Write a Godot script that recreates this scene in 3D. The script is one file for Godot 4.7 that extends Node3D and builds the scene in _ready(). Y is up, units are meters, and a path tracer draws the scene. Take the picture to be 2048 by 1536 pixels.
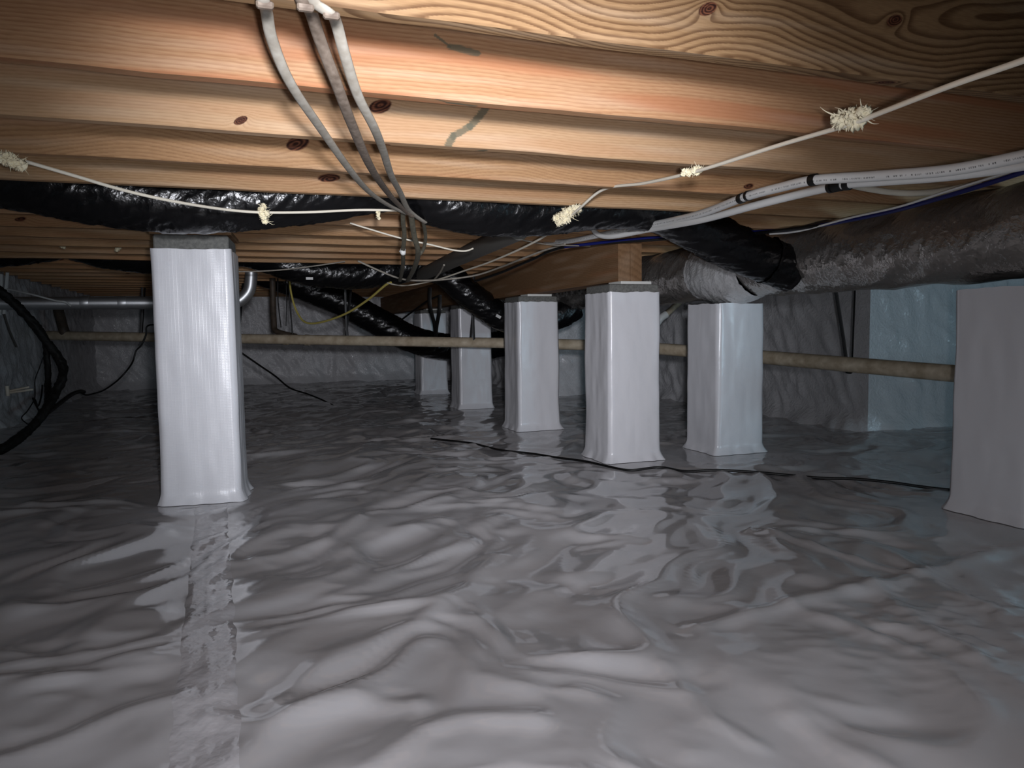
extends Node3D
# A crawl space under a timber floor: world x runs along the joists, -z runs along the girder, y is up, floor near y = 0.

const JOIST_BOTTOM := 1.255
const JOIST_TOP := 1.49
const ROOM_LEFT := -1.95
var mats := {}
var used := {}
var rng := RandomNumberGenerator.new()
var nz := FastNoiseLite.new()
var ridge := FastNoiseLite.new()
var floor_rows := PackedFloat32Array()
var floor_cols := 0
var floor_h := PackedFloat32Array()
const FLOOR_U0 := -2.05
const CRUMPLE := Vector3(1.642, 0.000, -1.298)
const FLOOR_STEP := 0.018


func _ready() -> void:
	rng.seed = 11
	nz.seed = 5
	nz.noise_type = FastNoiseLite.TYPE_SIMPLEX
	nz.frequency = 1.0
	nz.fractal_type = FastNoiseLite.FRACTAL_FBM
	nz.fractal_octaves = 2
	ridge.seed = 9
	ridge.noise_type = FastNoiseLite.TYPE_SIMPLEX
	ridge.frequency = 1.0
	ridge.fractal_type = FastNoiseLite.FRACTAL_RIDGED
	ridge.fractal_octaves = 2
	# ---- camera, sky, exposure, lamps
	var cam := Camera3D.new()
	cam.name = "camera"
	cam.fov = 54.85
	cam.near = 0.02
	cam.far = 60.0
	cam.position = Vector3(0, 0.74, 0)
	cam.rotation_degrees = Vector3(-4.17, -19.7, -0.76)
	cam.current = true
	add_child(cam)
	var we := WorldEnvironment.new()
	we.name = "world_environment"
	var env := Environment.new()
	env.background_mode = Environment.BG_COLOR
	env.background_color = Color(0.02, 0.022, 0.025)
	env.tonemap_mode = Environment.TONE_MAPPER_LINEAR
	env.tonemap_exposure = 1.0
	env.sdfgi_enabled = true
	env.ssao_enabled = true
	env.ssil_enabled = true
	we.environment = env
	add_child(we)
	make_materials()
	phone_flash(Vector3(0.055, 0.735, 0.04), Vector3(1.205, -0.309, -3.747))
	head_lamp(Vector3(0.05, 0.91, 0.06), Vector3(1.046, 0.906, -3.898))
	day_window(Vector3(4.45, 0.62, 1.40), 1.0, 0.5)
	# ---- structure
	build_floor()
	build_walls()
	build_ceiling()
	# ---- timber, piers, ducts, pipes, wires
	build_joists()
	build_girder()
	build_piers()
	build_ducts()
	build_pipes()
	build_cables()
	build_left_corner()


# ------------------------------------------------------------------ geometry
class Geo:
	var v := PackedVector3Array()
	var n := PackedVector3Array()
	var uv := PackedVector2Array()
	var idx := PackedInt32Array()

	# a sheet of rows x cols points; (next column) x (next row) points outward
	func grid(p: PackedVector3Array, rows: int, cols: int, uvs: PackedVector2Array, closed := false) -> void:
		var at := v.size()
		var nn := PackedVector3Array()
		nn.resize(p.size())
		for i in rows - 1:
			for j in cols - 1:
				var a := i * cols + j
				var b := a + 1
				var c := a + cols
				var d := c + 1
				var n1 := (p[b] - p[a]).cross(p[c] - p[a])
				var n2 := (p[d] - p[b]).cross(p[c] - p[b])
				nn[a] += n1
				nn[b] += n1 + n2
				nn[c] += n1 + n2
				nn[d] += n2
				idx.append_array(PackedInt32Array([at + a, at + c, at + b, at + b, at + c, at + d]))
		if closed:
			for i in rows:
				var s := nn[i * cols] + nn[i * cols + cols - 1]
				nn[i * cols] = s
				nn[i * cols + cols - 1] = s
		for k in nn.size():
			nn[k] = nn[k].normalized()
		v.append_array(p)
		n.append_array(nn)
		uv.append_array(uvs)

	# a flat convex face turned away from a point inside
	func face(pts: Array, inside: Vector3) -> void:
		var nn: Vector3 = (pts[1] - pts[0]).cross(pts[2] - pts[0]).normalized()
		var at := v.size()
		var turned: bool = nn.dot(pts[0] - inside) < 0.0
		if turned:
			nn = -nn
		for q in pts:
			v.append(q)
			n.append(nn)
			uv.append(Vector2(q.x + q.z, q.y))
		for k in range(1, pts.size() - 1):
			if turned:
				idx.append_array(PackedInt32Array([at, at + k, at + k + 1]))
			else:
				idx.append_array(PackedInt32Array([at, at + k + 1, at + k]))

	# a box with chamfered edges
	func box(size: Vector3, bevel: float, at: Transform3D) -> void:
		var h := size * 0.5
		var b := minf(bevel, minf(h.x, minf(h.y, h.z)) * 0.6)
		var corner := func(s: Vector3, axis: int) -> Vector3:
			var q := Vector3(s.x * (h.x - b), s.y * (h.y - b), s.z * (h.z - b))
			q[axis] = s[axis] * h[axis]
			return at * q
		for axis in 3:
			var o := (axis + 1) % 3
			var w := (axis + 2) % 3
			for s in [-1.0, 1.0]:
				var pts := []
				for k in [[-1, -1], [1, -1], [1, 1], [-1, 1]]:
					var q := Vector3()
					q[axis] = s
					q[o] = k[0]
					q[w] = k[1]
					pts.append(corner.call(q, axis))
				face(pts, at.origin)
			for s in [-1.0, 1.0]:
				for t in [-1.0, 1.0]:
					var pts := []
					for k in [[-1, o], [1, o], [1, w], [-1, w]]:
						var q := Vector3()
						q[axis] = k[0]
						q[o] = s
						q[w] = t
						pts.append(corner.call(q, k[1]))
					face(pts, at.origin)
		for sx in [-1.0, 1.0]:
			for sy in [-1.0, 1.0]:
				for sz in [-1.0, 1.0]:
					var q := Vector3(sx, sy, sz)
					face([corner.call(q, 0), corner.call(q, 1), corner.call(q, 2)], at.origin)

	# a tube along a path; rad is Callable(metres along, angle, share along) -> radius; flat squeezes it along its second axis
	func tube(path: PackedVector3Array, rad: Callable, sides: int, caps := true, flat := 1.0, up := Vector3.UP) -> void:
		var rows := path.size()
		var total := 0.0
		for i in rows - 1:
			total += path[i].distance_to(path[i + 1])
		var pts := PackedVector3Array()
		var uvs := PackedVector2Array()
		var along := 0.0
		var side := Vector3()
		for i in rows:
			var t := (path[mini(i + 1, rows - 1)] - path[maxi(i - 1, 0)]).normalized()
			if i == 0:
				side = up - t * up.dot(t)
				if side.length() < 0.05:
					side = Vector3.RIGHT - t * t.x
			else:
				along += path[i].distance_to(path[i - 1])
				side = side - t * side.dot(t)
			side = side.normalized()
			var other := t.cross(side)
			for j in sides + 1:
				var a := TAU * float(j % sides) / sides
				var r: float = rad.call(along, a, along / maxf(total, 1e-6))
				pts.append(path[i] + side * (cos(a) * r * flat) + other * (sin(a) * r))
				uvs.append(Vector2(along, float(j) / sides))
		grid(pts, rows, sides + 1, uvs, true)
		if caps:
			for e in [0, rows - 1]:
				var ring := []
				for j in sides:
					ring.append(pts[e * (sides + 1) + j])
				var inward := path[1] if e == 0 else path[rows - 2]
				face(ring, inward)


func smooth(points: Array, per: int) -> PackedVector3Array:
	var out := PackedVector3Array()
	var last := points.size() - 1
	for i in last:
		var a: Vector3 = points[maxi(i - 1, 0)]
		var b: Vector3 = points[i]
		var c: Vector3 = points[i + 1]
		var d: Vector3 = points[mini(i + 2, last)]
		for k in per:
			out.append(b.cubic_interpolate(c, a, d, float(k) / per))
	out.append(points[last])
	return out


func even(path: PackedVector3Array, step: float) -> PackedVector3Array:
	var curve := Curve3D.new()
	curve.bake_interval = step * 0.5
	for q in path:
		curve.add_point(q)
	var n := maxi(3, int(curve.get_baked_length() / step))
	var out := PackedVector3Array()
	for i in n + 1:
		out.append(curve.sample_baked(curve.get_baked_length() * i / n))
	return out


func numbered(called: String) -> String:
	var k: int = used.get(called, -1) + 1
	used[called] = k
	return called if k == 0 else "%s_%03d" % [called, k]


func commit(called: String, g: Geo, m: Material, parent: Node3D = null) -> MeshInstance3D:
	var o := MeshInstance3D.new()
	var from := Vector3.ZERO
	if parent == null:
		var lo := Vector3.INF
		var hi := -Vector3.INF
		for q in g.v:
			lo = lo.min(q)
			hi = hi.max(q)
		from = Vector3((lo.x + hi.x) / 2, lo.y, (lo.z + hi.z) / 2)
		o.position = from
	elif parent != self:
		from = parent.position
		var up := parent.get_parent()
		while up is MeshInstance3D or (up is Node3D and up != self):
			from += up.position
			up = up.get_parent()
	var moved := PackedVector3Array()
	moved.resize(g.v.size())
	for k in g.v.size():
		moved[k] = g.v[k] - from
	var arrays := []
	arrays.resize(Mesh.ARRAY_MAX)
	arrays[Mesh.ARRAY_VERTEX] = moved
	arrays[Mesh.ARRAY_NORMAL] = g.n
	arrays[Mesh.ARRAY_TEX_UV] = g.uv
	arrays[Mesh.ARRAY_INDEX] = g.idx
	var mesh := ArrayMesh.new()
	mesh.add_surface_from_arrays(Mesh.PRIMITIVE_TRIANGLES, arrays)
	o.mesh = mesh
	o.material_override = m
	if parent == null:
		o.name = numbered(called)
		add_child(o, true)
	else:
		o.name = called
		var k := 0
		while parent.has_node(NodePath(o.name)):
			k += 1
			o.name = "%s_%03d" % [called, k]
		parent.add_child(o, true)
	return o


func tag(o: Node, label: String, category: String, group := "", kind := "") -> Node:
	o.set_meta("label", label)
	o.set_meta("category", category)
	if group:
		o.set_meta("group", group)
	if kind:
		o.set_meta("kind", kind)
	return o


func thing(called: String, at: Vector3, label: String, category: String, group := "") -> Node3D:
	var o := Node3D.new()
	o.name = numbered(called)
	o.position = at
	add_child(o, true)
	tag(o, label, category, group)
	return o


func cable(called: String, pts: Array, r: float, m: Material, label: String, category: String, group := "", flat := 1.0) -> MeshInstance3D:
	var g := Geo.new()
	g.tube(smooth(pts, 8), func(_s, _a, _t): return r, 10, true, flat)
	return tag(commit(called, g, m), label, category, group)


# ------------------------------------------------------------------ materials
func plain(color: Color, rough: float, metal := 0.0, spec := 0.5) -> StandardMaterial3D:
	var m := StandardMaterial3D.new()
	m.albedo_color = color
	m.roughness = rough
	m.metallic = metal
	m.metallic_specular = spec
	return m


func bumpy(m: StandardMaterial3D, sd: int, freq: float, strength: float, scale: float, world := false, octaves := 3, ridged := false) -> StandardMaterial3D:
	var f := FastNoiseLite.new()
	f.seed = sd
	f.noise_type = FastNoiseLite.TYPE_SIMPLEX_SMOOTH
	f.frequency = freq
	f.fractal_type = FastNoiseLite.FRACTAL_RIDGED if ridged else FastNoiseLite.FRACTAL_FBM
	f.fractal_octaves = octaves
	var t := NoiseTexture2D.new()
	t.width = 512
	t.height = 512
	t.seamless = true
	t.as_normal_map = true
	t.bump_strength = 6.0
	t.noise = f
	m.normal_enabled = true
	m.normal_texture = t
	m.normal_scale = strength
	m.uv1_triplanar = true
	m.uv1_world_triplanar = world
	m.uv1_scale = Vector3.ONE * scale
	return m


func mottled(m: StandardMaterial3D, sd: int, freq: float, dark: Color, light: Color, scale: Vector3) -> StandardMaterial3D:
	var f := FastNoiseLite.new()
	f.seed = sd
	f.frequency = freq
	f.fractal_octaves = 4
	var t := NoiseTexture2D.new()
	t.width = 512
	t.height = 512
	t.seamless = true
	t.noise = f
	var ramp := Gradient.new()
	ramp.set_color(0, dark)
	ramp.set_color(1, light)
	t.color_ramp = ramp
	m.albedo_texture = t
	m.uv1_triplanar = true
	m.uv1_scale = scale
	return m


func scrim() -> ImageTexture:
	# the woven net inside the white liner, as a height picture
	var n := 256
	var b := PackedByteArray()
	b.resize(n * n)
	for y in n:
		for x in n:
			var wx := absf(fmod(x, 32.0) - 16.0)
			var wy := absf(fmod(y, 16.0) - 8.0)
			var h := maxf(clampf(1.0 - wx / 4.0, 0, 1), clampf(1.0 - wy / 3.0, 0, 1))
			b[y * n + x] = int(90 + 90 * h + 20 * nz.get_noise_2d(x * 0.11, y * 0.11))
	var im := Image.create_from_data(n, n, false, Image.FORMAT_L8, b)
	im.convert(Image.FORMAT_RGBA8)
	im.bump_map_to_normal_map(3.0)
	return ImageTexture.create_from_image(im)


# Sawn pine: growth rings cut lengthwise, knots [metres along, metres down, half length, half height], smears [from, to, width]
func wood(sd: int, w: int, h: int, length: float, height: float, early: Color, late: Color, ring: float, arch: float, knots: Array, smears: Array, heart: float, grain := 0.42) -> StandardMaterial3D:
	var f := FastNoiseLite.new()
	f.seed = sd
	f.frequency = 1.0
	f.noise_type = FastNoiseLite.TYPE_SIMPLEX
	f.fractal_type = FastNoiseLite.FRACTAL_NONE
	var b := PackedByteArray()
	b.resize(w * h * 3)
	var red := Color(0.66, 0.42, 0.29)
	var bark := Color(0.16, 0.08, 0.06)
	var grey := Color(0.38, 0.37, 0.31)
	for x in w:
		var a := TAU * x / w
		var u := length * x / w
		var cx := cos(a) * length * 0.16
		var cy := sin(a) * length * 0.16
		var slow := f.get_noise_2d(cx * 1.3 + 7.0, cy * 1.3)
		var slow2 := f.get_noise_2d(cx * 0.55 - 9.0, cy * 0.55 + 3.0)
		for y in h:
			var v := height * y / h
			var wob := f.get_noise_3d(cx * 5.0, cy * 5.0, v * 9.0)
			var r := 0.0
			if arch > 0.0:
				var dv := v - height * 0.34 - slow * 0.035
				r = sqrt(dv * dv + pow(arch * (0.55 + slow2 * 1.1), 2.0)) / ring + wob * 0.38
			else:
				r = (v + slow * 0.007) / ring + wob * 0.22
			var fine := f.get_noise_3d(cx * 26.0, cy * 26.0, v * 420.0)
			var dark := 0.0
			var kring := 0.0
			for k in knots:
				var kd := sqrt(pow((u - k[0] + (v - k[1]) * 0.8) / k[2], 2.0) + pow((v - k[1]) / k[3], 2.0))
				if kd < 6.0:
					r += 2.2 * exp(-kd * kd * 0.22)
				if kd < 1.5:
					kring = kd
					dark = maxf(dark, clampf((1.2 + 0.5 * wob + 0.05 * fine - kd) * 5.0, 0, 1))
			var t := r - floorf(r)
			var band := smoothstep(0.35, 0.9, t) * (1.0 - smoothstep(0.93, 1.0, t))
			var c := early.lerp(late, clampf(band * grain + 0.1 + fine * 0.16, 0.0, 1.0))
			var stripe := f.get_noise_3d(cx * 0.9 + 31.0, cy * 0.9, v * 14.0)
			c = c.lerp(red, heart * smoothstep(0.05, 0.6, stripe))
			c = c.lightened(clampf(f.get_noise_3d(cx * 1.5 - 20.0, cy * 1.5, v * 22.0) * 0.14, 0.0, 0.14))
			for s in smears:
				var p: Vector2 = Geometry2D.get_closest_point_to_segment(Vector2(u, v), s[0], s[1])
				var far: float = p.distance_to(Vector2(u, v)) / s[2] + fine * 0.35
				c = c.lerp(grey, 0.75 * clampf((1.1 - far) * 4.0, 0, 1))
			c = c.lerp(bark.lerp(red, clampf(0.3 + 0.28 * sin(kring * 13.0 + wob * 7.0) + 0.2 * fine, 0.0, 1.0)), dark)
			var at := (y * w + x) * 3
			b[at] = clampi(int(c.r * 255.0), 0, 255)
			b[at + 1] = clampi(int(c.g * 255.0), 0, 255)
			b[at + 2] = clampi(int(c.b * 255.0), 0, 255)
	var m := StandardMaterial3D.new()
	m.albedo_texture = ImageTexture.create_from_image(Image.create_from_data(w, h, false, Image.FORMAT_RGB8, b))
	m.roughness = 0.72
	m.metallic_specular = 0.3
	return m


func make_materials() -> void:
	mats.liner = bumpy(plain(Color(0.72, 0.71, 0.715), 0.12, 0.0, 0.65), 21, 0.012, 0.06, 2.2)
	mats.wall = bumpy(plain(Color(0.86, 0.86, 0.87), 0.19), 22, 0.014, 0.9, 2.6, false, 4, true)
	mats.wrap = bumpy(plain(Color(0.87, 0.87, 0.885), 0.26), 23, 0.01, 0.12, 2.0)
	var net := plain(Color(0.87, 0.87, 0.885), 0.30)
	net.normal_enabled = true
	net.normal_texture = scrim()
	net.normal_scale = 0.35
	net.uv1_triplanar = true
	net.uv1_scale = Vector3(9, 9, 9)
	mats.net = net
	mats.tape = bumpy(plain(Color(0.74, 0.73, 0.74), 0.12), 24, 0.02, 0.3, 3.0)
	mats.cap = bumpy(mottled(plain(Color(1, 1, 1), 0.9), 3, 0.03, Color(0.36, 0.36, 0.35), Color(0.50, 0.50, 0.48), Vector3.ONE * 3.0), 4, 0.08, 0.4, 3.0)
	mats.shim = plain(Color(0.85, 0.85, 0.83), 0.45)
	mats.black = bumpy(plain(Color(0.045, 0.045, 0.052), 0.27), 31, 0.014, 0.4, 3.0, false, 3, true)
	mats.foil = bumpy(plain(Color(0.66, 0.64, 0.62), 0.23, 0.75), 32, 0.012, 1.0, 2.4, false, 4, true)
	mats.crumpled_foil = bumpy(plain(Color(0.86, 0.86, 0.86), 0.36, 0.4), 34, 0.02, 1.0, 3.0, false, 4, true)
	mats.steel = plain(Color(0.86, 0.87, 0.88), 0.42, 0.9)
	mats.pvc = mottled(plain(Color(1, 1, 1), 0.5), 6, 0.012, Color(0.62, 0.55, 0.45), Color(0.90, 0.85, 0.76), Vector3(2, 2, 2))
	mats.dark_pipe = mottled(plain(Color(1, 1, 1), 0.6), 7, 0.012, Color(0.22, 0.19, 0.16), Color(0.36, 0.31, 0.26), Vector3(2, 2, 2))
	mats.grey_pipe = plain(Color(0.36, 0.35, 0.33), 0.6)
	mats.white = plain(Color(0.86, 0.86, 0.85), 0.35)
	mats.cream = plain(Color(0.92, 0.89, 0.82), 0.5)
	mats.romex = mottled(plain(Color(1, 1, 1), 0.5), 8, 0.02, Color(0.55, 0.52, 0.47), Color(0.70, 0.68, 0.64), Vector3.ONE * 3.0)
	mats.dirty_romex = mottled(plain(Color(1, 1, 1), 0.6), 9, 0.03, Color(0.33, 0.28, 0.24), Color(0.56, 0.51, 0.46), Vector3.ONE * 3.0)
	mats.grime = mottled(plain(Color(1, 1, 1), 0.75), 10, 0.03, Color(0.26, 0.25, 0.21), Color(0.42, 0.40, 0.34), Vector3.ONE * 3.0)
	mats.blue = plain(Color(0.05, 0.09, 0.36), 0.4)
	mats.yellow = plain(Color(0.80, 0.74, 0.40), 0.5)
	mats.rubber = plain(Color(0.035, 0.035, 0.037), 0.5)
	mats.strap = plain(Color(0.10, 0.10, 0.105), 0.5)
	mats.fluff = plain(Color(0.93, 0.89, 0.77), 0.95, 0.0, 0.2)
	mats.sheath = mottled(plain(Color(1, 1, 1), 0.7), 12, 0.03, Color(0.025, 0.023, 0.02), Color(0.075, 0.065, 0.05), Vector3.ONE * 4.0)
	mats.osb = mottled(plain(Color(1, 1, 1), 0.85), 13, 0.05, Color(0.42, 0.31, 0.2), Color(0.62, 0.48, 0.33), Vector3.ONE * 2.0)
	# pipe with a line of small illegible print along it
	var n := 1024
	var b := PackedByteArray()
	b.resize(n * 64 * 3)
	b.fill(226)
	var pr := RandomNumberGenerator.new()
	pr.seed = 4
	var x := 10
	while x < n - 14:
		var wide := pr.randi_range(3, 10)
		if pr.randf() < 0.82:
			for xx in range(x, x + wide):
				for yy in range(43, 46):
					if pr.randf() < 0.62:
						for c in 3:
							b[(yy * n + xx) * 3 + c] = 70
		x += wide + pr.randi_range(3, 7) + (26 if pr.randf() < 0.09 else 0)
	var pex := plain(Color(0.97, 0.97, 0.96), 0.35)
	pex.albedo_texture = ImageTexture.create_from_image(Image.create_from_data(n, 64, false, Image.FORMAT_RGB8, b))
	pex.uv1_scale = Vector3(2.4, 1, 1)
	mats.pex = pex
	# timber: the nearest joists one by one, three more kinds for the rest
	var pale := Color(0.75, 0.615, 0.475)
	var tan := Color(0.55, 0.415, 0.285)
	mats.joist0 = wood(41, 1800, 176, 2.4, 0.235, Color(0.56, 0.445, 0.32), Color(0.34, 0.24, 0.155), 0.0125, 0.11, [[1.244, 0.151, 0.013, 0.011], [1.70, 0.115, 0.014, 0.010]], [], 0.0, 0.78)
	mats.joist1 = wood(42, 1800, 160, 2.8, 0.235, Color(0.70, 0.545, 0.405), Color(0.54, 0.37, 0.255), 0.0085, 0.0, [], [[Vector2(1.167, 0.100), Vector2(1.20, 0.12), 0.003], [Vector2(1.20, 0.12), Vector2(1.264, 0.127), 0.007]], 0.55)
	mats.joist2 = wood(43, 1800, 150, 3.2, 0.235, pale, Color(0.62, 0.48, 0.35), 0.0075, 0.0, [[1.214, 0.140, 0.026, 0.019], [0.857, 0.208, 0.009, 0.008]], [[Vector2(1.514, 0.123), Vector2(1.466, 0.175), 0.010], [Vector2(1.466, 0.175), Vector2(1.415, 0.207), 0.009], [Vector2(1.415, 0.207), Vector2(1.40, 0.233), 0.010]], 0.1)
	mats.joist4 = wood(44, 1600, 120, 3.6, 0.235, Color(0.72, 0.585, 0.44), tan, 0.0085, 0.0, [[1.466, 0.180, 0.034, 0.014]], [], 0.15)
	mats.joist_a = wood(45, 1400, 110, 3.0, 0.235, Color(0.71, 0.565, 0.42), tan, 0.009, 0.0, [], [], 0.15)
	mats.joist_b = wood(46, 1400, 110, 3.3, 0.235, Color(0.70, 0.55, 0.40), Color(0.53, 0.39, 0.27), 0.010, 0.07, [[0.7, 0.2, 0.03, 0.014], [2.3, 0.16, 0.026, 0.02]], [], 0.15)
	mats.joist_c = wood(47, 1400, 110, 2.7, 0.235, Color(0.69, 0.54, 0.395), Color(0.55, 0.40, 0.28), 0.008, 0.0, [[1.6, 0.2, 0.03, 0.014]], [], 0.2)
	mats.girder = wood(48, 1400, 120, 3.0, 0.235, Color(0.52, 0.40, 0.29), Color(0.38, 0.28, 0.19), 0.009, 0.0, [], [], 0.2)


# ------------------------------------------------------------------ lamps
func head_lamp(at: Vector3, aim: Vector3) -> void:
	var t := thing("head_lamp", at, "small white head lamp above the camera, shining along the crawl space", "lamp")
	var dir := (aim - at).normalized()
	var body := Geo.new()
	body.tube(PackedVector3Array([at - dir * 0.07, at - dir * 0.06, at - dir * 0.03, at - dir * 0.012]), func(_s, _a, k): return 0.022 + 0.014 * k, 24)
	commit("housing", body, mats.rubber, t)
	var lens := Geo.new()
	lens.tube(PackedVector3Array([at - dir * 0.0118, at - dir * 0.006]), func(_s, _a, _k): return 0.032, 24)
	var glow := plain(Color(1, 1, 1), 0.3)
	glow.emission_enabled = true
	glow.emission = Color(0.96, 0.97, 1.0)
	glow.emission_energy_multiplier = 3.0
	commit("lens", lens, glow, t)
	var hook := Geo.new()
	hook.tube(smooth([at - dir * 0.04 + Vector3(0, 0.03, 0), at - dir * 0.04 + Vector3(0, 0.12, 0), at - dir * 0.04 + Vector3(0, 0.49, 0.02)], 6), func(_s, _a, _k): return 0.004, 8)
	commit("hanging_wire", hook, mats.steel, t)
	var l := SpotLight3D.new()
	l.name = "head_lamp_beam"
	l.light_color = Color(0.965, 0.97, 1.0)
	l.light_energy = 8.5
	l.light_size = 0.06
	l.spot_range = 25.0
	l.spot_attenuation = 2.0
	l.spot_angle = 30.0
	l.spot_angle_attenuation = 1.0
	l.shadow_enabled = true
	t.add_child(l)
	l.look_at_from_position(at + dir * 0.004, aim)


func phone_flash(at: Vector3, aim: Vector3) -> void:
	var t := thing("phone_light", at, "small white photo light held beside the camera", "lamp")
	var dir := (aim - at).normalized()
	var x := Transform3D(Basis.looking_at(dir), at - dir * 0.008)
	var g := Geo.new()
	g.box(Vector3(0.05, 0.05, 0.008), 0.002, x)
	commit("housing", g, mats.rubber, t)
	var lens := Geo.new()
	lens.tube(PackedVector3Array([at - dir * 0.004, at - dir * 0.001]), func(_s, _a, _k): return 0.02, 24)
	var glow := plain(Color(1, 1, 1), 0.3)
	glow.emission_enabled = true
	glow.emission = Color(0.95, 0.965, 1.0)
	glow.emission_energy_multiplier = 3.0
	commit("lens", lens, glow, t)
	var l := SpotLight3D.new()
	l.name = "phone_light_beam"
	l.light_color = Color(0.965, 0.97, 1.0)
	l.light_energy = 2.5
	l.light_size = 0.02
	l.spot_range = 25.0
	l.spot_attenuation = 2.0
	l.spot_angle = 56.0
	l.spot_angle_attenuation = 1.0
	l.shadow_enabled = true
	t.add_child(l)
	l.look_at_from_position(at + dir * 0.004, aim)


func day_window(at: Vector3, wide: float, high: float) -> void:
	# daylight enters from behind on the right, outside the picture, through a low window
	var t := thing("window_1", at, "low daylight window in the wall behind the camera, far right", "window")
	t.set_meta("kind", "structure")
	var g := Geo.new()
	for k in [-1, 1]:
		g.box(Vector3(wide + 0.08, 0.04, 0.06), 0.004, Transform3D(Basis(), at + Vector3(0, k * (high / 2 + 0.02), 0)))
		g.box(Vector3(0.04, high, 0.06), 0.004, Transform3D(Basis(), at + Vector3(k * (wide / 2 + 0.02), 0, 0)))
	commit("frame", g, mats.white, t)
	g = Geo.new()
	g.box(Vector3(wide, high, 0.008), 0.001, Transform3D(Basis(), at))
	var glow := plain(Color(0.8, 0.9, 1), 0.3)
	glow.emission_enabled = true
	glow.emission = Color(0.70, 0.90, 1.0)
	glow.emission_energy_multiplier = 1.2
	commit("pane", g, glow, t)
	var l := AreaLight3D.new()
	l.name = "window_daylight"
	l.light_color = Color(0.76, 0.92, 1.0)
	l.light_energy = 4.8
	l.area_size = Vector2(wide, high)
	l.area_range = 20.0
	l.area_attenuation = 2.0
	l.shadow_enabled = true
	t.add_child(l)
	l.look_at_from_position(at + Vector3(0, 0, -0.012), at + Vector3(-0.5, 0, -2))


# ------------------------------------------------------------------ room
func ground(u: float, v: float) -> float:
	if floor_rows.is_empty():
		return 0.0
	var i := clampi(floor_rows.bsearch(v) - 1, 0, floor_rows.size() - 2)
	var j := clampi(int((u - FLOOR_U0) / FLOOR_STEP), 0, floor_cols - 2)
	var a := clampf((v - floor_rows[i]) / (floor_rows[i + 1] - floor_rows[i]), 0, 1)
	var b := clampf((u - FLOOR_U0) / FLOOR_STEP - j, 0, 1)
	var k := i * floor_cols + j
	return lerpf(lerpf(floor_h[k], floor_h[k + 1], b), lerpf(floor_h[k + floor_cols], floor_h[k + floor_cols + 1], b), a)


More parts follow.
